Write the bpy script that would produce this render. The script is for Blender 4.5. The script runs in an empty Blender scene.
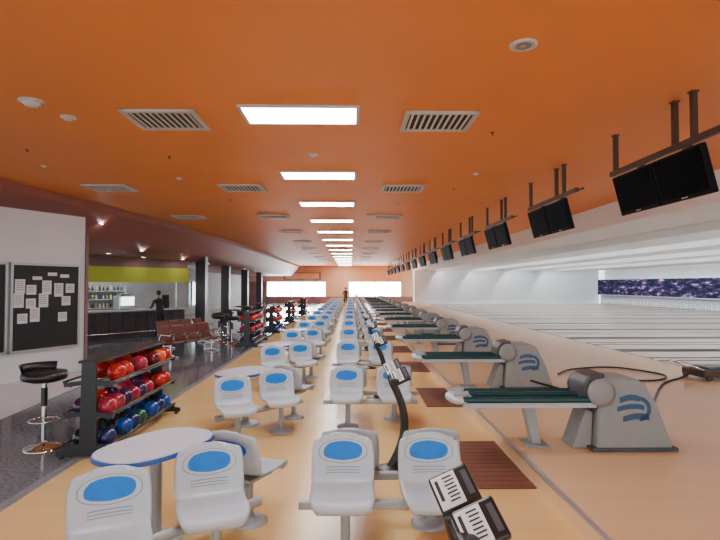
import bpy, bmesh, math, random
from mathutils import Vector, Matrix
random.seed(4)
S=bpy.context.scene
COL=S.collection
P=3.35
# ---------------------------------------------------------------- materials
def mat(name,col,rough=.5,metal=0,emit=None,es=0,noise=0,nscale=8,bump=0,coat=0,spec=.5):
    m=bpy.data.materials.new(name); m.use_nodes=True
    nt=m.node_tree; b=nt.nodes['Principled BSDF']
    c=(*col,1)
    b.inputs['Base Color'].default_value=c
    b.inputs['Roughness'].default_value=rough
    b.inputs['Metallic'].default_value=metal
    b.inputs['Specular IOR Level'].default_value=spec
    if coat: b.inputs['Coat Weight'].default_value=coat; b.inputs['Coat Roughness'].default_value=.08
    if emit: b.inputs['Emission Color'].default_value=(*emit,1); b.inputs['Emission Strength'].default_value=es
    tc=nt.nodes.new('ShaderNodeTexCoord')
    n=nt.nodes.new('ShaderNodeTexNoise'); n.inputs['Scale'].default_value=nscale; n.inputs['Detail'].default_value=4
    nt.links.new(tc.outputs['Object'],n.inputs['Vector'])
    if noise:
        r=nt.nodes.new('ShaderNodeValToRGB')
        r.color_ramp.elements[0].position=.3; r.color_ramp.elements[1].position=.7
        r.color_ramp.elements[0].color=tuple(x*(1-noise) for x in col)+(1,)
        r.color_ramp.elements[1].color=tuple(min(1,x*(1+noise)) for x in col)+(1,)
        nt.links.new(n.outputs['Fac'],r.inputs['Fac']); nt.links.new(r.outputs['Color'],b.inputs['Base Color'])
    if bump:
        bp=nt.nodes.new('ShaderNodeBump'); bp.inputs['Strength'].default_value=bump; bp.inputs['Distance'].default_value=.01
        nt.links.new(n.outputs['Fac'],bp.inputs['Height']); nt.links.new(bp.outputs['Normal'],b.inputs['Normal'])
    return m
def plank(name,c1,c2,rough,bw=1.6,bh=.12,rot=0,mortar=(.4,.3,.2)):
    m=bpy.data.materials.new(name); m.use_nodes=True; nt=m.node_tree; b=nt.nodes['Principled BSDF']
    tc=nt.nodes.new('ShaderNodeTexCoord'); mp=nt.nodes.new('ShaderNodeMapping'); mp.inputs['Rotation'].default_value[2]=rot
    br=nt.nodes.new('ShaderNodeTexBrick'); br.inputs['Scale'].default_value=1
    br.inputs['Brick Width'].default_value=bw; br.inputs['Row Height'].default_value=bh; br.inputs['Mortar Size'].default_value=.0015
    br.inputs['Color1'].default_value=(*c1,1); br.inputs['Color2'].default_value=(*c2,1); br.inputs['Mortar'].default_value=(*mortar,1)
    n=nt.nodes.new('ShaderNodeTexNoise'); n.inputs['Scale'].default_value=1.2
    mx=nt.nodes.new('ShaderNodeMix'); mx.data_type='RGBA'; mx.blend_type='MULTIPLY'; mx.inputs[0].default_value=.12
    nt.links.new(tc.outputs['Object'],mp.inputs['Vector']); nt.links.new(mp.outputs[0],br.inputs['Vector']); nt.links.new(tc.outputs['Object'],n.inputs['Vector'])
    nt.links.new(br.outputs['Color'],mx.inputs[6]); nt.links.new(n.outputs['Fac'],mx.inputs[7]); nt.links.new(mx.outputs[2],b.inputs['Base Color'])
    b.inputs['Roughness'].default_value=rough
    return m
def emis(name,col,s):
    m=bpy.data.materials.new(name); m.use_nodes=True; nt=m.node_tree
    nt.nodes.remove(nt.nodes['Principled BSDF']); e=nt.nodes.new('ShaderNodeEmission')
    e.inputs[0].default_value=(*col,1); e.inputs[1].default_value=s
    nt.links.new(e.outputs[0],nt.nodes['Material Output'].inputs[0]); return m
def cityscape(name):
    m=bpy.data.materials.new(name); m.use_nodes=True; nt=m.node_tree; b=nt.nodes['Principled BSDF']
    tc=nt.nodes.new('ShaderNodeTexCoord'); mp=nt.nodes.new('ShaderNodeMapping'); mp.inputs['Scale'].default_value=(1,.55,2)
    n=nt.nodes.new('ShaderNodeTexNoise'); n.inputs['Scale'].default_value=1.6; n.inputs['Detail'].default_value=8; n.inputs['Roughness'].default_value=.7
    nt.links.new(tc.outputs['Object'],mp.inputs[0]); nt.links.new(mp.outputs[0],n.inputs['Vector'])
    r=nt.nodes.new('ShaderNodeValToRGB'); e=r.color_ramp.elements
    e[0].position=.42; e[0].color=(.004,.008,.022,1); e[1].position=.66; e[1].color=(.85,.78,.9,1)
    a=e.new(.51); a.color=(.02,.018,.06,1); a=e.new(.58); a.color=(.14,.07,.2,1)
    nt.links.new(n.outputs['Fac'],r.inputs['Fac']); nt.links.new(r.outputs['Color'],b.inputs['Base Color'])
    b.inputs['Roughness'].default_value=.8; b.inputs['Specular IOR Level'].default_value=.1
    return m
M_ceil=mat('orange_paint',(.80,.262,.052),.55,noise=.03,nscale=.6,spec=.35)
M_mauve=mat('mauve_paint',(.33,.125,.10),.5,noise=.05,nscale=.7)
M_brownw=mat('brown_wall',(.26,.14,.13),.7,noise=.06,nscale=1)
M_white=mat('white_paint',(.74,.76,.80),.7,noise=.02,nscale=1)
M_lwhite=mat('lane_wall_paint',(.88,.90,.92),.7,noise=.02,nscale=.5)
M_floor=plank('light_vinyl_floor',(.82,.53,.215),(.85,.56,.235),.2,1.2,.18,0,(.62,.40,.17))
M_app=plank('approach_wood',(.77,.51,.28),(.81,.55,.31),.28,3,.06,0,(.56,.36,.2))
M_lane=plank('lane_wood',(.68,.60,.52),(.72,.64,.55),.2,4,.03,0,(.5,.42,.35))
M_gran=mat('grey_granite',(.14,.15,.18),.12,noise=.45,nscale=30)
M_gtrim=mat('step_trim',(.22,.23,.26),.25,noise=.1)
M_wallrefl=mat('painted_wall_reflection',(.68,.69,.72),.15,noise=.04,nscale=3)  # pale colour carries the white wall's reflection in the floor
M_gutter=mat('gutter_grey',(.05,.042,.04),.6,noise=.1,spec=.2)
M_cap=mat('capping_white',(.80,.81,.83),.3,noise=.03)
M_seat=mat('seat_plastic_grey',(.47,.52,.565),.33,noise=.02)
M_blue=mat('seat_blue_inlay',(.003,.17,.60),.4,noise=.05,spec=.3)
M_groove=mat('groove_dark',(.20,.22,.25),.5,noise=.05)
M_steel=mat('grey_painted_steel',(.34,.37,.39),.4,.2,noise=.05)
M_chrome=mat('chrome',(.75,.75,.77),.15,1,noise=.03)
M_black=mat('black_plastic',(.012,.012,.014),.35,noise=.1)
M_monb=mat('monitor_casing',(.008,.008,.009),.7,noise=.1,spec=.1)
M_screen=mat('black_screen',(.004,.004,.005),.6,noise=.1,spec=.02)
M_brownm=mat('brown_metal',(.07,.035,.022),.5,.2,noise=.1)
M_mat=mat('rubber_mat_brown',(.16,.055,.03),.8,noise=.25,nscale=60,bump=.3)
M_mach=mat('ball_return_grey',(.27,.285,.28),.4,noise=.04)
M_machd=mat('ball_return_dark',(.06,.065,.07),.45,noise=.1)
M_teal=mat('rack_teal',(.004,.055,.065),.25,noise=.1)
M_logo=mat('logo_blue',(.015,.07,.16),.4,noise=.05)
M_table=mat('table_laminate',(.62,.65,.75),.25,noise=.03,nscale=20)
M_tedge=mat('table_edge_blue',(.04,.13,.45),.4,noise=.05)
M_paper=mat('paper',(.75,.76,.76),.8,noise=.02)
M_ink=mat('ink',(.03,.03,.035),.8,noise=.1)
M_board=mat('notice_board_black',(.014,.016,.02),.55,noise=.2)
M_alu=mat('aluminium',(.6,.62,.64),.3,.7,noise=.04)
M_green=mat('lime_paint',(.46,.52,.04),.6,noise=.05)
M_dark=mat('dark_void',(.02,.018,.018),.7,noise=.1)
M_pit=mat('pin_deck_grey',(.35,.35,.38),.6,noise=.1)
M_pill=mat('dark_pillar',(.035,.028,.035),.35,noise=.1)
M_barw=mat('bar_wall',(.36,.37,.35),.7,noise=.1,nscale=2)
M_count=mat('counter_front',(.06,.055,.06),.3,noise=.2)
M_ctop=mat('counter_top',(.45,.46,.45),.25,noise=.1)
M_redch=mat('red_perforated_steel',(.13,.03,.018),.4,.3,noise=.1)
M_beige=mat('beige_wall',(.66,.42,.28),.6,noise=.05)
M_city=cityscape('masking_unit_print')
M_panel=emis('light_panel_glow',(.95,.98,1),37)
M_down=emis('downlight_glow',(1,.95,.9),60)
M_win=emis('daylight_window',(.88,.95,1),30)
M_tube=emis('added_tube_glow',(.95,.97,1),85)  # glow for the tubes added over the lanes
M_menu=emis('menu_light',(.8,.95,1),4)
M_ventw=mat('vent_white',(.56,.53,.50),.5,noise=.03)
M_skin=mat('skin',(.45,.25,.17),.5,noise=.05)
M_hair=mat('hair',(.012,.01,.01),.5,noise=.2)
M_shirt=mat('dark_shirt',(.02,.022,.03),.8,noise=.2)
M_trou=mat('dark_trousers',(.015,.015,.02),.8,noise=.2)
M_balls=[mat('ball_'+n,c,.08,noise=.35,nscale=9) for n,c in [('red',(.45,.012,.01)),('orange',(.62,.09,.012)),('pink',(.32,.015,.04)),('purple',(.05,.01,.07)),('maroon',(.14,.006,.012)),('blue',(.005,.06,.32)),('navy',(.01,.02,.10)),('green',(.008,.08,.04)),('black',(.012,.012,.015))]]
# ---------------------------------------------------------------- mesh builder
class MB:
    def __init__(s): s.v=[];s.f=[];s.m=[];s.sm=[];s.mats=[]
    def mi(s,m):
        if m not in s.mats: s.mats.append(m)
        return s.mats.index(m)
    def add(s,vs,fs,m,M=None,smooth=False):
        o=len(s.v); i=s.mi(m)
        for v in vs:
            v=Vector(v); s.v.append(tuple(M@v) if M else tuple(v))
        for f in fs: s.f.append([o+a for a in f]); s.m.append(i); s.sm.append(smooth)
    def bm(s,b,m,M=None,smooth=False):
        b.verts.index_update(); s.add([v.co.copy() for v in b.verts],[[v.index for v in f.verts] for f in b.faces],m,M,smooth); b.free()
    def box(s,c,d,m,M=None,bev=0,seg=2):
        b=bmesh.new(); bmesh.ops.create_cube(b,size=1)
        for v in b.verts: v.co=Vector((v.co.x*d[0]+c[0],v.co.y*d[1]+c[1],v.co.z*d[2]+c[2]))
        if bev: bmesh.ops.bevel(b,geom=b.edges[:],offset=bev,segments=seg,affect='EDGES',profile=.5)
        s.bm(b,m,M,False)
    def tube(s,pts,r,m,M=None,n=10,caps=True):
        pts=[Vector(p) for p in pts]; rs=r if isinstance(r,(list,tuple)) else [r]*len(pts)
        vs=[];fs=[]; up=None
        for i,p in enumerate(pts):
            t=(pts[min(i+1,len(pts)-1)]-pts[max(i-1,0)]).normalized()
            if up is None: up=Vector((0,0,1)) if abs(t.z)<.9 else Vector((1,0,0))
            a=t.cross(up).normalized(); b2=a.cross(t).normalized(); up=b2
            for k in range(n):
                q=2*math.pi*k/n; vs.append(p+(a*math.cos(q)+b2*math.sin(q))*rs[i])
        for i in range(len(pts)-1):
            for k in range(n): fs.append([i*n+k,i*n+(k+1)%n,(i+1)*n+(k+1)%n,(i+1)*n+k])
        s.add(vs,fs,m,M,True)
        if caps: s.add(vs[:n],[list(range(n))[::-1]],m,M); s.add(vs[-n:],[list(range(n))],m,M)
    def lathe(s,prof,c,m,M=None,n=20):
        vs=[];fs=[]
        for r,z in prof:
            for k in range(n):
                a=2*math.pi*k/n; vs.append((c[0]+r*math.cos(a),c[1]+r*math.sin(a),c[2]+z))
        for i in range(len(prof)-1):
            for k in range(n): fs.append([i*n+k,i*n+(k+1)%n,(i+1)*n+(k+1)%n,(i+1)*n+k])
        s.add(vs,fs,m,M,True)
    def sphere(s,c,r,m,M=None,n=14,sc=(1,1,1)):
        b=bmesh.new(); bmesh.ops.create_uvsphere(b,u_segments=n,v_segments=max(6,n*2//3),radius=r)
        for v in b.verts: v.co=Vector((v.co.x*sc[0]+c[0],v.co.y*sc[1]+c[1],v.co.z*sc[2]+c[2]))
        s.bm(b,m,M,True)
    def prism(s,prof,y0,y1,m,M=None,bev=0,taper=1):
        b=bmesh.new(); zc=min(p[1] for p in prof); zt=max(p[1] for p in prof); yc=(y0+y1)/2
        def ty(y,z): return yc+(y-yc)*(1+(taper-1)*(z-zc)/(zt-zc))
        A=[b.verts.new((x,ty(y0,z),z)) for x,z in prof]; B=[b.verts.new((x,ty(y1,z),z)) for x,z in prof]
        n=len(prof); b.faces.new(A); b.faces.new(B[::-1])
        for i in range(n): b.faces.new([A[i],B[i],B[(i+1)%n],A[(i+1)%n]])
        bmesh.ops.recalc_face_normals(b,faces=b.faces[:])
        if bev: bmesh.ops.bevel(b,geom=b.edges[:],offset=bev,segments=3,affect='EDGES',profile=.5)
        s.bm(b,m,M)
    def quad(s,pts,m): s.add(pts,[list(range(len(pts)))],m)
    def mesh(s,name):
        me=bpy.data.meshes.new(name); me.from_pydata(s.v,[],s.f)
        for m in s.mats: me.materials.append(m)
        me.polygons.foreach_set('material_index',s.m); me.polygons.foreach_set('use_smooth',s.sm); me.update(); return me
    def build(s,name,loc=(0,0,0),rz=0):
        return inst(s.mesh(name),name,loc,rz)
def inst(me,name,loc=(0,0,0),rz=0):
    o=bpy.data.objects.new(name,me); o.location=loc; o.rotation_euler[2]=rz; COL.objects.link(o); return o
def T(x,y,z): return Matrix.Translation((x,y,z))
def R(a,ax): return Matrix.Rotation(a,4,ax)
CZ=4.0; END=56.0
# ---------------------------------------------------------------- shell
m=MB(); m.box((-.625,26,-.05),(4.85,64,.1),M_floor); m.build('floor')
m=MB(); m.box((-9,26,-.05),(11.9,64,.1),M_gran); 
m.build('floor_walkway')
m=MB(); m.box((-3.06,26,.004),(.10,64,.012),M_gtrim,bev=.003); m.build('trim_1')
m=MB(); m.quad([(-9,4,.004),(-5.0,6.3,.004),(-5.2,10.3,.004),(-5.9,12,.004),(-9,8,.004)],M_wallrefl); m.build('floor_wall_reflection')  # pale patch laid on the granite for the wall's painted reflection
m=MB(); m.box((4.55,26,.075),(5.5,64,.15),M_app); m.box((1.82,26,.143),(.05,64,.02),M_alu); m.build('floor_approach')
m=MB(); m.box((-.2,26,CZ+.05),(14.6,64,.1),M_ceil); m.build('ceiling')
m=MB(); m.box((6.55,26,3.74),(.1,64,.6),M_lwhite); 
m.box((16.61,26,3.55),(20,64,.1),M_lwhite)
BE=(8.8,12.2,16,20)
for x in BE: m.box((x,26,3.385),(.12,60,.22),M_lwhite)
m.build('ceiling_lanes')
for x in BE:  # unseen strips added behind the beams to brighten the lane area
    m=MB()
    for k in range(20): m.tube([(x+.16,-2+k*2.8,3.42),(x+.16,.4+k*2.8,3.42)],.03,M_tube,n=6); m.box((x+.16,-.8+k*2.8,3.475),(.07,2.45,.04),M_alu)
    m.build('lane_fill_strip')
# soffit (left)
EY=[-6,4,10.1,13.3,17.8,23.7,39.5,58]; EX=[-7.4,-7.15,-6.75,-6.35,-5.84,-5.5,-5.4,-5.4]
def lerp(x,xs,ys):
    if x<=xs[0]: return ys[0]
    for i in range(len(xs)-1):
        if x<=xs[i+1]:
            t=(x-xs[i])/(xs[i+1]-xs[i]); return ys[i]+t*(ys[i+1]-ys[i])
    return ys[-1]
def zo(y): return lerp(y,[9,12,20,58],[3.5,3.1,2.95,2.9])
def exs(y): return sum(lerp(y+q,EY,EX) for q in(-2,-1,0,1,2))/5
def sz(x,y): return lerp(exs(y)-x,[0,.9],[3.82,zo(y)])
m=MB(); vs=[];fs=[]; N=60; D=[0,.15,.3,.6,.9,3,8]
for i in range(N+1):
    y=-6+64*i/N; ex=exs(y)
    vs.append((ex,y,4.02)); vs.append((ex,y,3.82))
    for d in D[1:]: vs.append((ex-d,y,sz(ex-d,y)))
W=len(D)+1
for i in range(N):
    for j in range(W-1): fs.append([i*W+j,i*W+j+1,(i+1)*W+j+1,(i+1)*W+j])
m.add(vs,[f for k,f in enumerate(fs) if k%(W-1)!=0],M_mauve,smooth=True)
m.add(vs,[f for k,f in enumerate(fs) if k%(W-1)==0],M_mauve,smooth=False)
m.build('ceiling_soffit')
# end walls
m=MB(); m.box((16.3,54.2,1.8),(19.4,.15,3.6),M_lwhite); m.build('wall_lane_end')
m=MB(); m.box((26.6,24,1.8),(.15,60,3.6),M_lwhite); m.build('wall_right')
m=MB()
m.box((-3.5,END,3.2),(20.4,.2,1.8),M_beige); m.box((-3.5,END,.35),(20.4,.2,.7),M_brownw); m.box((-1.5,END,1.5),(2.4,.2,1.6),M_beige); m.box((6.1,END,1.5),(1.3,.2,1.6),M_beige);m.box((-11.5,END,1.5),(5,.2,1.6),M_brownw)
m.build('wall_end')
def window(name,x0,x1,n):
    m=MB(); z0,z1=.7,2.3
    m.box(((x0+x1)/2,END+.05,(z0+z1)/2),(x1-x0,.02,z1-z0),M_win)
    for i in range(n+1): m.box((x0+(x1-x0)*i/n,END-.03,(z0+z1)/2),(.09,.12,z1-z0),M_alu)
    for z in (z0,z1): m.box(((x0+x1)/2,END-.03,z),(x1-x0,.12,.08),M_alu)
    m.build(name)
window('window_1',-.2,5.4,4); window('window_2',-9,-2.7,5)
m=MB(); m.box((-5.2,END-.4,2.9),(4,.1,.8),M_brownw,bev=.02); m.box((-5.2,END-.47,2.9),(3.6,.04,.6),M_beige,bev=.01); m.build('framed_sign')
m=MB(); m.box((-11,39,1.8),(.15,36,3.6),M_barw); m.build('wall_left')
# ---------------------------------------------------------------- notice wall
p0=Vector((-8.6,7.0,0)); p1=Vector((-6.09,12.0,0)); d=(p1-p0); L=d.length; ang=math.atan2(d.y,d.x)
Mw=T(*p0)@R(ang,'Z')
m=MB(); m.box((L/2,.075,1.75),(L,.15,3.5),M_white); m.box((L+.03,.2,1.55),(.06,.5,3.1),M_brownw)
o=m.build('wall_notice'); o.matrix_world=Mw
def nboard(name,x0,x1,seed,n):
    r=random.Random(seed); m=MB(); z0,z1=.6,2.38; xc=(x0+x1)/2
    m.box((xc,-.035,(z0+z1)/2),(x1-x0,.05,z1-z0),M_board)
    for z in (z0,z1): m.box((xc,-.045,z),(x1-x0+.05,.08,.05),M_alu)
    for x in (x0,x1): m.box((x,-.045,(z0+z1)/2),(.05,.08,z1-z0+.05),M_alu)
    rows=[2.14,1.88,1.60,1.30]
    k=0
    for ri,zi in enumerate(rows):
        x=x0+.14+r.random()*.12
        while x<x1-.15 and k<n:
            h=.29 if r.random()<.75 else .2; w=.2
            zz=zi+r.uniform(-.05,.05)
            if ri==0: h=.07
            if r.random()<.88:
                m.box((x,-.064,zz),(w,.006,h),M_paper)
                if h>.1:
                    for q in range(int(h/.045)-1): m.box((x-.01*r.random(),-.0685,zz+h/2-.05-q*.04),(w*.7,.003,.008),M_ink)
                k+=1
            x+=w+.03+r.random()*.1
    o=m.build(name); o.matrix_world=Mw
s0=(Vector((-6.95,10.3,0))-p0).length
nboard('notice_board',s0-1.6,s0+.16,3,18); nboard('notice_board',s0+.26,s0+1.72,5,22)
# ---------------------------------------------------------------- bar
C0=Vector((-9.4,17.9,0)); C1=Vector((-6.7,21.2,0)); cd=C1-C0; CL=cd.length; ca=math.atan2(cd.y,cd.x); Mc=T(*C0)@R(ca,'Z')
m=MB()
m.box((CL/2,.35,.48),(CL,.6,.96),M_count); m.box((CL/2,.3,1.0),(CL+.1,.85,.07),M_ctop,bev=.015)
for i in range(9): m.box((.2+i*CL/8.6,.04,.5),(.03,.03,.8),M_pill)
m.tube([(0,-.05,.2),(CL,-.05,.2)],.025,M_chrome)
o=m.build('bar_counter'); o.matrix_world=Mc
m=MB()
m.box((CL/2,.0,2.33),(CL+.1,.25,.56),M_green); m.box((CL/2,.05,3.0),(CL+.1,.2,.8),M_brownw)
o=m.build('wall_bar_header'); o.matrix_world=Mc
m=MB()
m.box((CL/2,3.2,1.6),(CL+3,.15,3.2),M_barw); o=m.build('wall_bar'); o.matrix_world=Mc
m=MB(); m.box((CL/2,1.7,2.72),(CL+1,2.9,.05),M_white); m.box((CL/2,1.7,2.68),(CL*.7,.12,.03),M_panel); o=m.build('ceiling_bar'); o.matrix_world=Mc  # glowing strip added under this ceiling to brighten the bar
m=MB()
for z in (1.0,1.35,1.7): m.box((1.9,2.9,z),(2.6,.35,.03),M_ctop)
m.box((.6,2.9,1.4),(.04,.35,1),M_ctop); m.box((3.2,2.9,1.4),(.04,.35,1),M_ctop)
r=random.Random(8)
for z in (1.02,1.37,1.72):
    for i in range(17):
        x=.7+i*.15; h=.16+.1*r.random(); mm=r.choice([M_black,M_redch,M_green,M_paper,M_balls[5],M_beige])
        m.lathe([(0,0),(.035,0),(.035,h*.6),(.012,h*.8),(.012,h),(0,h)],(x,2.9,z),mm,n=8)
m.box((1.9,2.9,.5),(2.6,.4,.95),M_count)
o=m.build('bar_bottle_shelf'); o.matrix_world=Mc
m=MB(); m.box((1.9,.35,1.3),(.6,.5,.5),M_alu,bev=.03); m.box((1.9,.09,1.35),(.5,.02,.32),M_menu); m.box((1.9,.35,1.59),(.4,.3,.08),M_steel,bev=.01)
o=m.build('drinks_display_cabinet'); o.matrix_world=Mc
m=MB(); m.box((3.5,.35,1.2),(.35,.3,.32),M_black,bev=.02); m.box((3.5,.2,1.45),(.3,.03,.22),M_black,bev=.01); m.box((3.5,.35,1.4),(.04,.04,.2),M_black)
o=m.build('cash_register'); o.matrix_world=Mc
for x,y in ((-6.45,22.6),(-6.6,27.6),(-6.9,34),(-7.2,41)):
    m=MB(); m.box((0,0,1.6),(.42,.45,3.2),M_pill,bev=.02); m.box((0,0,.08),(.5,.53,.16),M_black,bev=.01); m.build('pillar',(x,y,0))
for y in (25,30.5,37): 
    m=MB(); m.box((0,0,1.35),(.06,3.2,1.5),M_menu); m.box((.03,0,2.15),(.1,3.4,.1),M_black); m.box((.03,0,.55),(.1,3.4,.1),M_black)
    for q in (-1.65,0,1.65): m.box((.03,q,1.35),(.1,.08,1.6),M_black)
    m.build('lit_display_window',(-10.8,y,0))
# ---------------------------------------------------------------- ceiling lights, vents
m=MB(); m.box((0,0,0),(1.33,.58,.02),M_panel); 
for sx in(-1,1): m.box((sx*.68,0,0),(.04,.66,.03),M_ventw)
for sy in(-1,1): m.box((0,sy*.31,0),(1.36,.04,.03),M_ventw)
me=m.mesh('ceiling_light_panel')
for k in range(-1,15): inst(me,'ceiling_light_panel',(-.6,6.2+3.43*k,CZ-.012))
m=MB(); m.box((0,0,.01),(.78,.62,.01),M_dark)
for sx in(-1,1): m.box((sx*.41,0,0),(.06,.74,.03),M_ventw)
for sy in(-1,1): m.box((0,sy*.34,0),(.88,.06,.03),M_ventw)
for i in range(10): m.box((-.34+i*.075,0,0),(.026,.64,.02),M_ventw,T(-.34+i*.075,0,0)@R(.5,'Y')@T(.34-i*.075,0,0))
me=m.mesh('air_vent')
for k in range(9):
    for x in (-2.27,1.08): inst(me,'air_vent',(x,6.4+4.5*k,CZ-.02))
inst(me,'air_vent',(-5.05,10.95,CZ-.02)); inst(me,'air_vent',(-4.85,15.6,CZ-.02))
m=MB(); m.lathe([(.16,0),(.16,-.02),(.12,-.03),(.1,-.015),(0,-.02)],(0,0,0),M_ventw); 
for q in(.04,.07): m.lathe([(q,-.022),(q+.008,-.028),(q+.016,-.022)],(0,0,0),M_groove)
me=m.mesh('ceiling_speaker')
for x,y in ((1.47,4.35),(1.2,13)):
    o=inst(me,'ceiling_speaker',(x,y,CZ)); o.scale=(.72,.72,.72)
m=MB(); m.lathe([(.07,0),(.07,-.02),(.05,-.045),(0,-.05)],(0,0,0),M_ventw,n=16); m.lathe([(.1,0),(.1,-.012),(.07,-.014)],(0,0,0),M_ventw,n=16); me=m.mesh('smoke_detector')
for x,y,s in ((-3.56,5.8,1.3),(-3.45,6.35,.9),(-.6,8.1,.8),(-3.3,10,.6),(-5.3,9,.5),(.5,15,.7),(2.3,9.5,.6)):
    o=inst(me,'smoke_detector',(x,y,CZ)); o.scale=(s,s,s)
m=MB(); m.lathe([(.045,0),(.045,-.01),(.012,-.012),(.012,-.05),(.03,-.055),(.03,-.06),(0,-.06)],(0,0,0),M_brownm,n=12); me=m.mesh('sprinkler_head')
for x,y in ((-2.9,8.3),(-2.9,12.5),(-4.9,7.9),(1.9,6.9),(2.2,11)): 
    o=inst(me,'sprinkler_head',(x,y,CZ)); o.scale=(.6,.6,.6)
m=MB(); m.lathe([(.07,-.008),(.0,-.008)],(0,0,0),M_down,n=16); m.lathe([(.07,-.005),(.075,-.016),(.095,-.012),(.1,0)],(0,0,0),M_chrome,n=16); me=m.mesh('downlight')
for x,y in ((-7.3,14.2),(-6.6,13.8),(-6.8,17),(-8.1,17.5),(-6.6,20.5),(-6.7,24.5),(-7.6,19.2),(-6.6,28),(-6.5,32),(-7.8,23.5),(-7.8,28),(-6.6,36)):
    inst(me,'downlight',(x,y,sz(x,y)-.004))
# ---------------------------------------------------------------- lanes
m=MB()
for k in range(-1,14):
    yc=5.87+P*k
    for s in (-1,1):
        ly=yc+s*.8375
        m.box((16.45,ly,.11),(18.3,1.06,.08),M_lane)
        for q in (-1,1):
            gy=ly+q*.64; vs=[];fs=[]
            for i in range(7):
                a=math.pi*i/6; vs+= [(7.3,gy-.108*math.cos(a),.147-.014*math.sin(a)),(25.6,gy-.108*math.cos(a),.147-.014*math.sin(a))]
            for i in range(6): fs.append([2*i,2*i+1,2*i+3,2*i+2])
            m.add(vs,fs,M_gutter,smooth=True)
    m.box((16.45,yc,.115),(18.3,.17,.07),M_cap,bev=.005); m.box((16.45,yc+P/2,.115),(18.3,.17,.07),M_gutter,bev=.005)
m.box((7.33,24,.149),(.05,60,.006),M_ink)
m.box((16.45,24,.02),(18.3,60,.04),M_dark)
m.build('bowling_lanes')
m=MB(); m.box((26.3,24,.6),(.4,60,1.2),M_pit); m.box((25.65,24.5,1.72),(.12,58,1.5),M_city)
m.box((25.6,24.5,2.5),(.16,58,.06),M_alu); m.box((25.6,24.5,.96),(.16,58,.06),M_alu)
m.build('masking_unit')
m=MB(); prof=[(0.03,0),(.058,.11),(.05,.17),(.024,.25),(.032,.33),(.02,.37),(0,.38)]
for k in range(4,14):
    for s in (-1,1):
        for rr in range(4):
            for c in range(rr+1): m.lathe(prof,(24.7+rr*.26,5.87+P*k+s*.8375+(c-rr/2)*.305,.153),M_paper,n=6)
m.build('bowling_pins')
# ---------------------------------------------------------------- ball return
m=MB()
m.prism([(2.66,.15),(2.70,.60),(2.74,.93),(3.12,.93),(3.24,.86),(3.36,.62),(3.50,.22),(3.50,.15)],-.27,.27,M_mach,bev=.035,taper=.82)
m.prism([(2.60,.15),(2.60,.19),(3.54,.19),(3.54,.15)],-.30,.30,M_machd,bev=.012)
m.prism([(2.56,.62),(2.56,.86),(2.62,.95),(2.8,.98),(2.8,.62)],-.2,.2,M_machd,bev=.03)
for y in (-.23,.23): m.lathe([(0,0),(.15,0),(.15,.03),(.1,.05),(0,.05)],(0,0,0),M_machd if y>0 else M_mach,T(2.72,y+(.02 if y>0 else -.02),.78)@R(math.pi/2*(1 if y<0 else -1),'X'),n=20)
m.prism([(2.44,.15),(2.66,.15),(2.68,.55),(2.6,.58)],-.16,.16,M_mach,bev=.02)
for sgn in (-1,1):
    def ey(z): return sgn*(.27*(1-.18*(z-.15)/.78)+.004)
    for (xa,xb,za,zb) in ((2.93,3.15,.66,.72),(2.90,3.2,.57,.62),(2.96,3.25,.46,.52)):
        vs=[];n=8
        for i in range(n+1):
            t=i/n; x=xa+(xb-xa)*t
            z0=za+.03*math.sin(t*2.6); z1=zb+.035*math.sin(t*2.6)
            vs+=[(x,ey(z0),z0),(x,ey(z1),z1)]
        m.add(vs,[[2*i,2*i+2,2*i+3,2*i+1] for i in range(n)],M_logo)
    vs=[]
    for i in range(11):
        a=-math.pi/2+math.pi*i/10
        for rr in (.09,.135): x=3.14+rr*math.cos(a); z=.6+rr*1.0*math.sin(a); vs.append((x,ey(z),z))
    m.add(vs,[[2*i,2*i+1,2*i+3,2*i+2] for i in range(10)],M_logo)
z=.70
m.box((1.95,0,z-.05),(1.5,.40,.05),M_machd,bev=.015)
for y in (-.235,.235):
    m.tube([(1.22,y,z),(2.64,y,z)],.036,M_teal,n=12)
for y in (-.09,.09): m.tube([(1.25,y,z-.01),(2.6,y,z-.01)],.016,M_steel,n=8)
m.tube([(1.25,0,z+.012),(2.6,0,z+.012)],.03,M_teal,n=10)
m.box((1.95,-.225,z-.06),(1.46,.04,.06),M_seat,bev=.01); m.box((1.95,.225,z-.06),(1.46,.04,.06),M_seat,bev=.01)
b=bmesh.new(); bmesh.ops.create_uvsphere(b,u_segments=18,v_segments=10,radius=1)
for v in b.verts:
    v.co=Vector((1.22+v.co.x*.15,v.co.y*.275,z-.02+v.co.z*.06))
m.bm(b,M_seat,smooth=True)
for y in(-.13,.13): m.tube([(1.14,y,z+.03),(1.3,y,z+.05)],.03,M_steel,n=10)
m.prism([(1.92,.66),(2.06,.66),(2.13,.17),(2.03,.17)],-.06,.06,M_steel,bev=.012)
m.box((2.08,0,.16),(.26,.3,.02),M_steel,bev=.006)
me=m.mesh('ball_return')
for k in range(0,14): inst(me,'ball_return',(0,5.9+P*k,0))
m=MB(); m.box((0,0,.006),(.56,1.5,.012),M_mat,bev=.004); 
for i in range(12): m.box((0,-.68+i*.124,.0125),(.52,.02,.004),M_mat)
me=m.mesh('rubber_floor_mat')
for k in range(0,14): inst(me,'rubber_floor_mat',(1.5,5.75+P*k,0))
def cr(a,t):
    n=len(a)-1; t=max(0,min(n-1e-6,t)); i=int(t); f=t-i
    p0=a[max(i-1,0)];p1=a[i];p2=a[i+1];p3=a[min(i+2,n)]
    return .5*((2*p1)+(-p0+p2)*f+(2*p0-5*p1+4*p2-p3)*f*f+(-p0+3*p1-3*p2+p3)*f**3)
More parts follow.
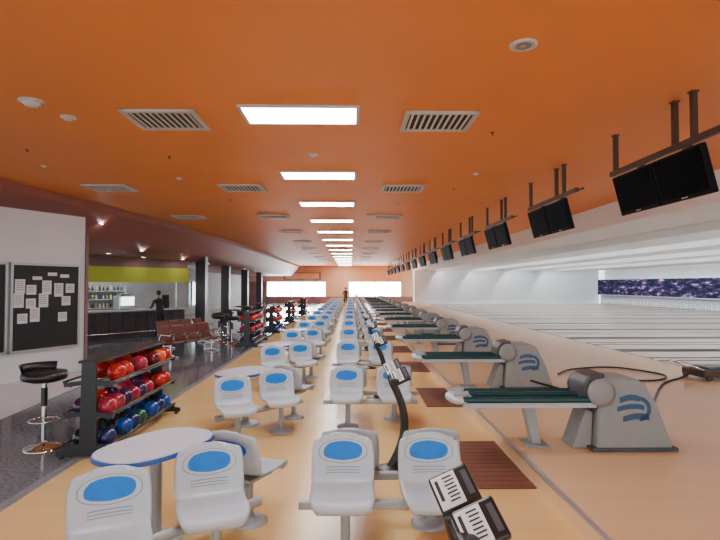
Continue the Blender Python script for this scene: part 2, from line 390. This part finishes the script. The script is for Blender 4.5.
def cable(pts):
    m=MB(); Q=[]; n=len(pts)-1
    for i in range(n*8+1):
        t=i/8; Q.append((cr([p[0] for p in pts],t),cr([p[1] for p in pts],t),max(.17,cr([p[2] for p in pts],t))))
    m.tube(Q,.018,M_black,n=8); m.build('power_cable')
cable([(3.1,9.0,.3),(3.62,8.85,.17),(3.9,8.6,.17),(4.3,8.95,.17),(5.0,9.6,.17),(5.75,9.7,.17),(6.2,10.3,.17),(5.7,11.2,.17),(4.7,11.0,.17),(4.15,10.4,.17)])
cable([(3.45,6.2,.25),(3.7,6.7,.17),(4.6,7.9,.17),(5.6,9.3,.17),(6.3,9.9,.17),(6.5,9.95,.25)])
m=MB(); m.box((0,0,.13),(.7,.6,.14),M_brownm,bev=.03); m.box((.05,0,.22),(.5,.45,.06),M_machd,bev=.02)
for x in(-.25,.25):
    for y in(-.3,.3): m.tube([(x,y-.02,.06),(x,y+.02,.06)],.06,M_black,n=14)
m.tube([(-.3,-.2,.2),(-.65,-.2,.34),(-.65,.2,.34),(-.3,.2,.2)],.015,M_chrome)
m.build('lane_maintenance_machine',(6.9,9.95,.15),.1)
# ---------------------------------------------------------------- seats
PR=[(-.235,.385),(-.245,.41),(-.225,.432),(-.14,.43),(-.02,.42),(.09,.425),(.155,.45),(.195,.51),(.22,.60),(.24,.69),(.255,.765),(.262,.80)]
HW=[.17,.20,.222,.234,.236,.234,.236,.240,.240,.236,.215,.165]
PY=[p[0] for p in PR]; PZ=[p[1] for p in PR]
def Sf(u,v):
    t=v*(len(PR)-1); y=cr(PY,t); z=cr(PZ,t); w=cr(HW,t)
    bk=max(0,min(1,(t-5)/2.5)); au=abs(u)
    tp=max(0,(t-10))
    z2=z+.028*au**3*(1-bk)*(1 if t>2 else t/2)-.03*tp*au**3; y2=y-.05*au**2.5*bk
    return Vector((u*w,y2,z2))
def Nf(u,v):
    e=.01; a=Sf(u+e,v)-Sf(u-e,v); b=Sf(u,v+e)-Sf(u,v-e); n=a.cross(b).normalized(); return n
def seat_into(m,M):
    b=bmesh.new(); nu,nv=14,30; g=[]
    for j in range(nv+1): g.append([b.verts.new(Sf(-1+2*i/nu,j/nv)) for i in range(nu+1)])
    for j in range(nv):
        for i in range(nu): b.faces.new([g[j][i],g[j][i+1],g[j+1][i+1],g[j+1][i]])
    bmesh.ops.recalc_face_normals(b,faces=b.faces[:])
    bmesh.ops.solidify(b,geom=b.faces[:],thickness=.018)
    m.bm(b,M_seat,M,True)
    for off,SU,SV,mt in ((.0205,.82,.096,M_groove),(.0215,.795,.091,M_seat),(.0230,.70,.074,M_blue),(-.0225,.66,.07,M_blue)):
        vs=[];fs=[];n=28
        for rr in (0,.5,1):
            for k in range(n):
                a=2*math.pi*k/n; ca_,sa_=math.cos(a),math.sin(a)
                cx=math.copysign(abs(ca_)**.75,ca_); sx=math.copysign(abs(sa_)**.8,sa_)
                u=SU*rr*cx; v=.80+SV*rr*sx*(1-.15*abs(cx))
                q=Sf(u,v); nn=Nf(u,v)
                if nn.y>0: nn=-nn
                vs.append(q+nn*off)
        for r_ in range(2):
            for k in range(n): fs.append([r_*n+k,r_*n+(k+1)%n,(r_+1)*n+(k+1)%n,(r_+1)*n+k])
        m.add(vs,fs,mt,M,True)
    for v0 in (.635,.657,.679):
        vs=[];n=10
        for i in range(n+1):
            u=-.55+1.1*i/n
            for vv in (v0,v0+.006):
                q=Sf(u,vv); nn=Nf(u,vv); 
                if nn.y>0: nn=-nn
                vs.append(q+nn*.0205)
        m.add(vs,[[2*i,2*i+2,2*i+3,2*i+1] for i in range(n)],M_groove,M)
    m.box((0,0,.385),(.26,.3,.03),M_steel,M,bev=.008)
def post(m,x,y,M=None):
    m.tube([(x,y,.02),(x,y,.36)],.035,M_steel,M,n=14)
    m.lathe([(.15,0),(.15,.015),(.12,.03),(.05,.045),(.04,.07)],(x,y,0),M_steel,M,n=24)
m=MB()
for x in (0,.66): seat_into(m,T(x,-.28,0)); seat_into(m,T(x+.05,.33,0)@R(math.pi,'Z'))
m.box((.33,-.26,.345),(1.3,.07,.06),M_steel,bev=.012); m.box((.41,.31,.345),(1.3,.07,.06),M_steel,bev=.012)
m.box((.02,.02,.335),(.05,.6,.05),M_steel,bev=.01); m.box((.70,.02,.335),(.05,.6,.05),M_steel,bev=.01)
post(m,.02,-.26); post(m,.70,.18)
me_c=m.mesh('bowling_seat_bench')
for k in range(0,14): inst(me_c,'bowling_seat_bench',(-.06,4.12+P*k,0))
m=MB()
A=(-1.42,3.13,math.radians(24)); B=(-.95,3.62,math.radians(20)); Cc=(-.84,4.36,math.radians(152))
for x,y,a in (A,B,Cc): seat_into(m,T(x,y-3.5,0)@R(a,'Z'))
m.tube([(-1.62,-.55,.345),(-.68,.43,.345)],.035,M_steel,n=10)
m.tube([(-.95,.12,.34),(-.84,.86,.34)],.03,M_steel,n=8)
post(m,-1.40,-.33); post(m,-.93,.16); post(m,-.84,.86)
me_l=m.mesh('bowling_seat_cluster')
for k in range(0,14): inst(me_l,'bowling_seat_cluster',(0,3.5+P*k,0))
m=MB(); n=40
def tp(a,s=1): 
    c,s_=math.cos(a),math.sin(a); e=.78
    return (s*.31*math.copysign(abs(c)**e,c),s*.47*math.copysign(abs(s_)**e,s_))
def slab(z0,z1,s,mt):
    vs=[(*tp(2*math.pi*i/n,s),z0) for i in range(n)]+[(*tp(2*math.pi*i/n,s),z1) for i in range(n)]
    m.add(vs,[list(range(n))[::-1],list(range(n,2*n))],mt); m.add(vs,[[i,(i+1)%n,n+(i+1)%n,n+i] for i in range(n)],mt,smooth=True)
slab(.71,.742,1.0,M_tedge); slab(.7425,.7455,.975,M_table)
m.tube([(0,0,.02),(0,0,.71)],.045,M_steel,n=16); m.lathe([(.2,0),(.2,.015),(.15,.03),(.06,.05)],(0,0,0),M_steel,n=28); m.lathe([(.05,.66),(.16,.70),(.16,.712)],(0,0,0),M_steel,n=20)
me=m.mesh('oval_table')
for k in range(0,14): inst(me,'oval_table',(-1.48,4.02+P*k,0),math.radians(-28))
# ---------------------------------------------------------------- scoring console
m=MB()
m.lathe([(.17,0),(.17,.015),(.12,.03),(.05,.05)],(0,0,0),M_black,n=24)
pp=[]
for i in range(13):
    t=i/12; z=.02+.97*t; x=.15*math.sin(math.pi*min(1,t*1.05))**.9
    pp.append((x,0,z))
m.tube(pp,[.05-.012*i/12 for i in range(13)],M_black,n=12)
m.box((.03,-.03,.965),(.09,.42,.05),M_black,bev=.02)
for (x,y,zz) in ((.02,.09,1.05),(.075,-.14,1.0)):
    M=T(x,y,zz)@R(math.radians(-22),'Z')@R(math.radians(50),'X')@R(math.radians(32),'Z')
    m.box((.015,0,0),(.185,.17,.045),M_black,M,bev=.012)
    m.box((-.012,.0,.024),(.11,.145,.003),M_paper,M)
    m.box((-.048,.01,.0265),(.015,.09,.002),M_ink,M)
    for q in range(7): m.box((.003+.005*(q%2),.055-q*.017,.0265),(.045,.006,.002),M_ink,M)
    m.box((.08,.0,.024),(.025,.11,.004),M_machd,M)
me=m.mesh('scoring_console')
for k in range(0,14): inst(me,'scoring_console',(.42,2.2+P*k,0))
# ---------------------------------------------------------------- monitors
m=MB()
m.box((0,0,-.52),(.06,2.25,.07),M_brownm,bev=.008); m.box((.1,0,-.5),(.03,2.25,.03),M_brownm)
for y in (-.62,-.3,1.0): m.box((0,y,-.27),(.055,.055,.54),M_brownm); m.box((0,y,-.008),(.08,.08,.016),M_brownm)
for y in (-.46,.44):
    M=T(-.03,y,-.87)@R(math.radians(-14),'Y')
    m.box((0,0,0),(.07,.86,.52),M_monb,M,bev=.012); m.box((-.037,0,.01),(.004,.80,.45),M_screen,M)
    m.box((-.038,0,-.235),(.004,.10,.012),M_alu,M)
    m.box((.06,0,.02),(.08,.4,.3),M_monb,M,bev=.02)
    m.box((.03,y,-.66),(.04,.12,.26),M_brownm,bev=.005)
me=m.mesh('overhead_monitor_pair')
for k in range(0,14): inst(me,'overhead_monitor_pair',(3.62,6.0+P*k,CZ))
# ---------------------------------------------------------------- ball rack
def ballrack(name,loc,Ln,seed):
    r=random.Random(seed); m=MB()
    for y in (0,Ln):
        m.prism([(-.36,.03),(.36,.03),(.36,.09),(.10,.13),(.08,1.08),(-.08,1.08),(-.10,.13),(-.36,.09)],y-.02,y+.02,M_black,bev=.008)
        for x in(-.3,.3): m.tube([(x,y,0),(x,y,.035)],.03,M_black,n=10)
        for z in (.2,.55,.9): m.prism([(-.27,z-.10),(0,z-.07),(.27,z-.10),(.29,z-.03),(.25,z-.05),(0,z-.02),(-.25,z-.05),(-.29,z-.03)],y-.015,y+.015,M_black)
    m.box((0,Ln/2,1.08),(.24,Ln+.04,.03),M_black,bev=.008)
    pal=[[0,1,2,0,4],[4,3,3,2,0],[5,7,6,8,5]]
    for ti,z in enumerate((.9,.55,.2)):
        for sx in (-1,1):
            for q in (.07,.21): m.tube([(sx*q,0,z-.095),(sx*q,Ln,z-.095)],.012,M_black,n=8)
            m.tube([(sx*.27,0,z-.04),(sx*.27,Ln,z-.04)],.012,M_black,n=8)
            y=.14
            while y<Ln-.1:
                if r.random()<.85: m.sphere((sx*.14,y,z+.005),.108,M_balls[r.choice(pal[ti])],n=16)
                y+=.225
    return m.build(name,loc)
ballrack('bowling_ball_rack',(-2.95,5.95,0),2.05,2)
ballrack('bowling_ball_rack',(-3.25,16.3,0),2.0,6)
ballrack('bowling_ball_rack',(-3.2,21,0),2.0,9)
ballrack('bowling_ball_rack',(-3.2,27,0),2.0,12)
ballrack('bowling_ball_rack',(-3.2,34,0),2.0,13)
# ---------------------------------------------------------------- stools etc
m=MB(); m.lathe([(.22,0),(.22,.01),(.17,.025),(.05,.05),(.03,.08)],(0,0,0),M_chrome,n=28)
m.tube([(0,0,.04),(0,0,.8)],.026,M_chrome,n=14); m.tube([(0,0,.5),(0,0,.72)],.036,M_black,n=14)
m.lathe([(0,.78),(.15,.79),(.24,.82),(.255,.86),(.24,.91),(.15,.915),(0,.905)],(0,0,0),M_black,n=28)
rg=[(.16*math.cos(a),.16*math.sin(a),.33) for a in [2*math.pi*i/20 for i in range(21)]]
m.tube(rg,.01,M_chrome,n=8,caps=False); m.tube([(-.16,0,.33),(.16,0,.33)],.008,M_chrome)
vs=[];n=14
for i in range(n+1):
    a=math.radians(20+140*i/n)
    for rr,z in ((.235,.88),(.265,1.0),(.24,1.0),(.21,.88)): vs.append((rr*math.cos(a),rr*math.sin(a),z))
m.add(vs,[[4*i+j,4*i+(j+1)%4,4*i+4+(j+1)%4,4*i+4+j] for i in range(n) for j in range(4)],M_black,smooth=True)
me=m.mesh('bar_stool')
inst(me,'bar_stool',(-3.68,6.35,0),1.2)
for x,y in ((-3.9,17.2),(-4.5,17.9),(-4.0,19.5),(-4.8,20.4),(-4.1,23),(-4.8,24.2)): inst(me,'bar_stool',(x,y,0),random.random()*6)
m=MB(); m.lathe([(.28,0),(.28,.015),(.05,.05)],(0,0,0),M_black,n=24); m.tube([(0,0,.02),(0,0,1.05)],.035,M_black,n=12); m.lathe([(0,1.04),(.34,1.04),(.34,1.075),(0,1.08)],(0,0,0),M_pill,n=30)
me=m.mesh('high_bar_table')
for x,y in ((-4.3,18.7),(-4.4,21.6),(-4.5,25.2)): inst(me,'high_bar_table',(x,y,0))
m=MB()
m.box((0,0,.36),(2.2,.06,.06),M_black,bev=.01)
for x in(-.85,.85):
    m.tube([(x,0,.35),(x,0,.05)],.025,M_chrome); m.tube([(x,-.28,.02),(x,0,.07),(x,.28,.02)],.022,M_chrome)
for i in range(4):
    x=-.81+i*.54
    vs=[];prof=[(-.24,.40),(-.22,.43),(-.05,.42),(.12,.41),(.2,.45),(.25,.6),(.31,.8),(.33,.83)]
    for y,z in prof: vs+=[(x-.23,y,z),(x+.23,y,z),(x+.23,y+.012,z-.015),(x-.23,y+.012,z-.015)]
    m.add(vs,[[4*a+j,4*a+(j+1)%4,4*a+4+(j+1)%4,4*a+4+j] for a in range(len(prof)-1) for j in range(4)],M_redch,smooth=False)
    for rr in range(3):
        for c in range(5): m.lathe([(.012,0),(0,0)],(x-.14+c*.07,-.12+rr*.09,.427),M_dark,n=6)
for i in range(5):
    x=-1.08+i*.54; m.tube([(x,-.2,.6),(x,.12,.62),(x,.2,.42)],.014,M_chrome)
me=m.mesh('waiting_bench')
inst(me,'waiting_bench',(-4.5,14.9,0),math.radians(66)); inst(me,'waiting_bench',(-5.3,17.0,0),math.radians(66))
# ---------------------------------------------------------------- people
def person(name,loc,rz,Lh,Rh,Le,Re,lean=.0,shirt=M_shirt,trou=M_trou):
    V=[];E=[];Rd=[]
    def a(p,r,par=None):
        V.append(Vector(p)); Rd.append(r)
        if par is not None: E.append((par,len(V)-1))
        return len(V)-1
    pel=a((0,0,.95),(.15,.11)); sp=a((0,lean*.35,1.12),(.135,.1),pel); ch=a((0,lean*.8,1.30),(.16,.11),sp); nk=a((0,lean+.0,1.44),(.06,.06),ch); hb=a((0,lean+.02,1.52),(.05,.055),nk)
    for s,el,hd in ((-1,Le,Lh),(1,Re,Rh)):
        h=a((s*.095,0,.88),(.09,.095),pel); k=a((s*.12,.03,.49),(.06,.062),h); an=a((s*.14,-.01,.10),(.042,.045),k); to=a((s*.16,.15,.045),(.045,.032),an)
        sh=a((s*.19,lean,1.37),(.06,.06),ch); e=a(el,(.042,.042),sh); w=a(hd,(.028,.026),e)
        dr=(Vector(hd)-Vector(el)).normalized(); pm=a(Vector(hd)+dr*.06,(.036,.018),w)
        side=dr.cross(Vector((0,0,1))).normalized()
        for q,(of,ln) in enumerate(((-.03,.06),(-.01,.075),(.01,.072),(.03,.055))):
            f1=a(Vector(hd)+dr*.10+side*of,(.009,.009),pm); f2=a(Vector(hd)+dr*(.10+ln*.6)+side*of*1.1+Vector((0,0,-.008)),(.008,.008),f1); a(Vector(hd)+dr*(.10+ln)+side*of*1.1+Vector((0,0,-.025)),(.007,.007),f2)
        t1=a(Vector(hd)+dr*.04-side*s*.045,(.011,.011),w); a(Vector(hd)+dr*.08-side*s*.06,(.009,.009),t1)
    me=bpy.data.meshes.new('b'); me.from_pydata(V,E,[]); o=bpy.data.objects.new('body_tmp',me); COL.objects.link(o)
    md=o.modifiers.new('s','SKIN'); sv=me.skin_vertices[0].data
    for i,r in enumerate(Rd): sv[i].radius=r
    sv[0].use_root=True
    o.modifiers.new('d','SUBSURF').levels=2
    dg=bpy.context.evaluated_depsgraph_get(); bm_=bpy.data.meshes.new_from_object(o.evaluated_get(dg)); bpy.data.objects.remove(o)
    bm_.name=name
    for mm in (shirt,trou,M_skin,M_black): bm_.materials.append(mm)
    for p in bm_.polygons:
        c=p.center; p.use_smooth=True
        dh=min(min((c-Vector(h)).length for h in (Lh,Rh)),9)
        if dh<.19 and min((c-Vector(Le)).length,(c-Vector(Re)).length)>.07 and abs(c.x)>.12: p.material_index=2
        elif c.z>1.47: p.material_index=2
        elif c.z<.1: p.material_index=3
        elif c.z<.93 and abs(c.x)<.27: p.material_index=1
        else: p.material_index=0
    ob=inst(bm_,name,loc,rz)
    m=MB(); c=(0,lean+.05,1.63)
    m.sphere(c,.1,M_skin,n=20,sc=(.78,.92,1.15))
    m.sphere((0,c[1]+.095,1.615),.014,M_skin,n=8,sc=(.8,1.2,1.4))
    for s in(-1,1): m.sphere((s*.03,c[1]+.083,1.64),.011,M_hair,n=8); m.sphere((s*.078,c[1],1.625),.02,M_skin,n=8,sc=(.4,.8,1.3))
    m.box((0,c[1]+.083,1.575),(.04,.01,.008),M_redch,bev=.003)
    m.sphere((0,c[1]-.018,1.66),.106,M_hair,n=20,sc=(.82,.92,1.0))
    h=m.build(name+'_head'); h.name='head'; h.parent=ob
    return ob
person('man_at_bar',(-7.1,19.55,0),math.radians(50),(-.33,.34,1.10),(.22,.36,1.10),(-.34,.02,1.12),(.30,.06,1.10),lean=.12)
person('woman_walking',(-.46,46.9,0),0,(-.26,.05,.86),(.27,.02,.86),(-.25,-.02,1.12),(.25,-.02,1.12),lean=.0)
# ---------------------------------------------------------------- world, camera
w=bpy.data.worlds.new('World'); S.world=w; w.use_nodes=True
w.node_tree.nodes['Background'].inputs[0].default_value=(.88,.94,1,1); w.node_tree.nodes['Background'].inputs[1].default_value=2.7  # background fill, added through the end left open behind the camera
cam=bpy.data.cameras.new('Camera'); cam.lens=26; cam.sensor_width=36; co=bpy.data.objects.new('Camera',cam); COL.objects.link(co)
co.location=(0,0,1.95); co.rotation_euler=(math.radians(90+1.65),0,math.radians(-1.0)); S.camera=co
cam.clip_end=300
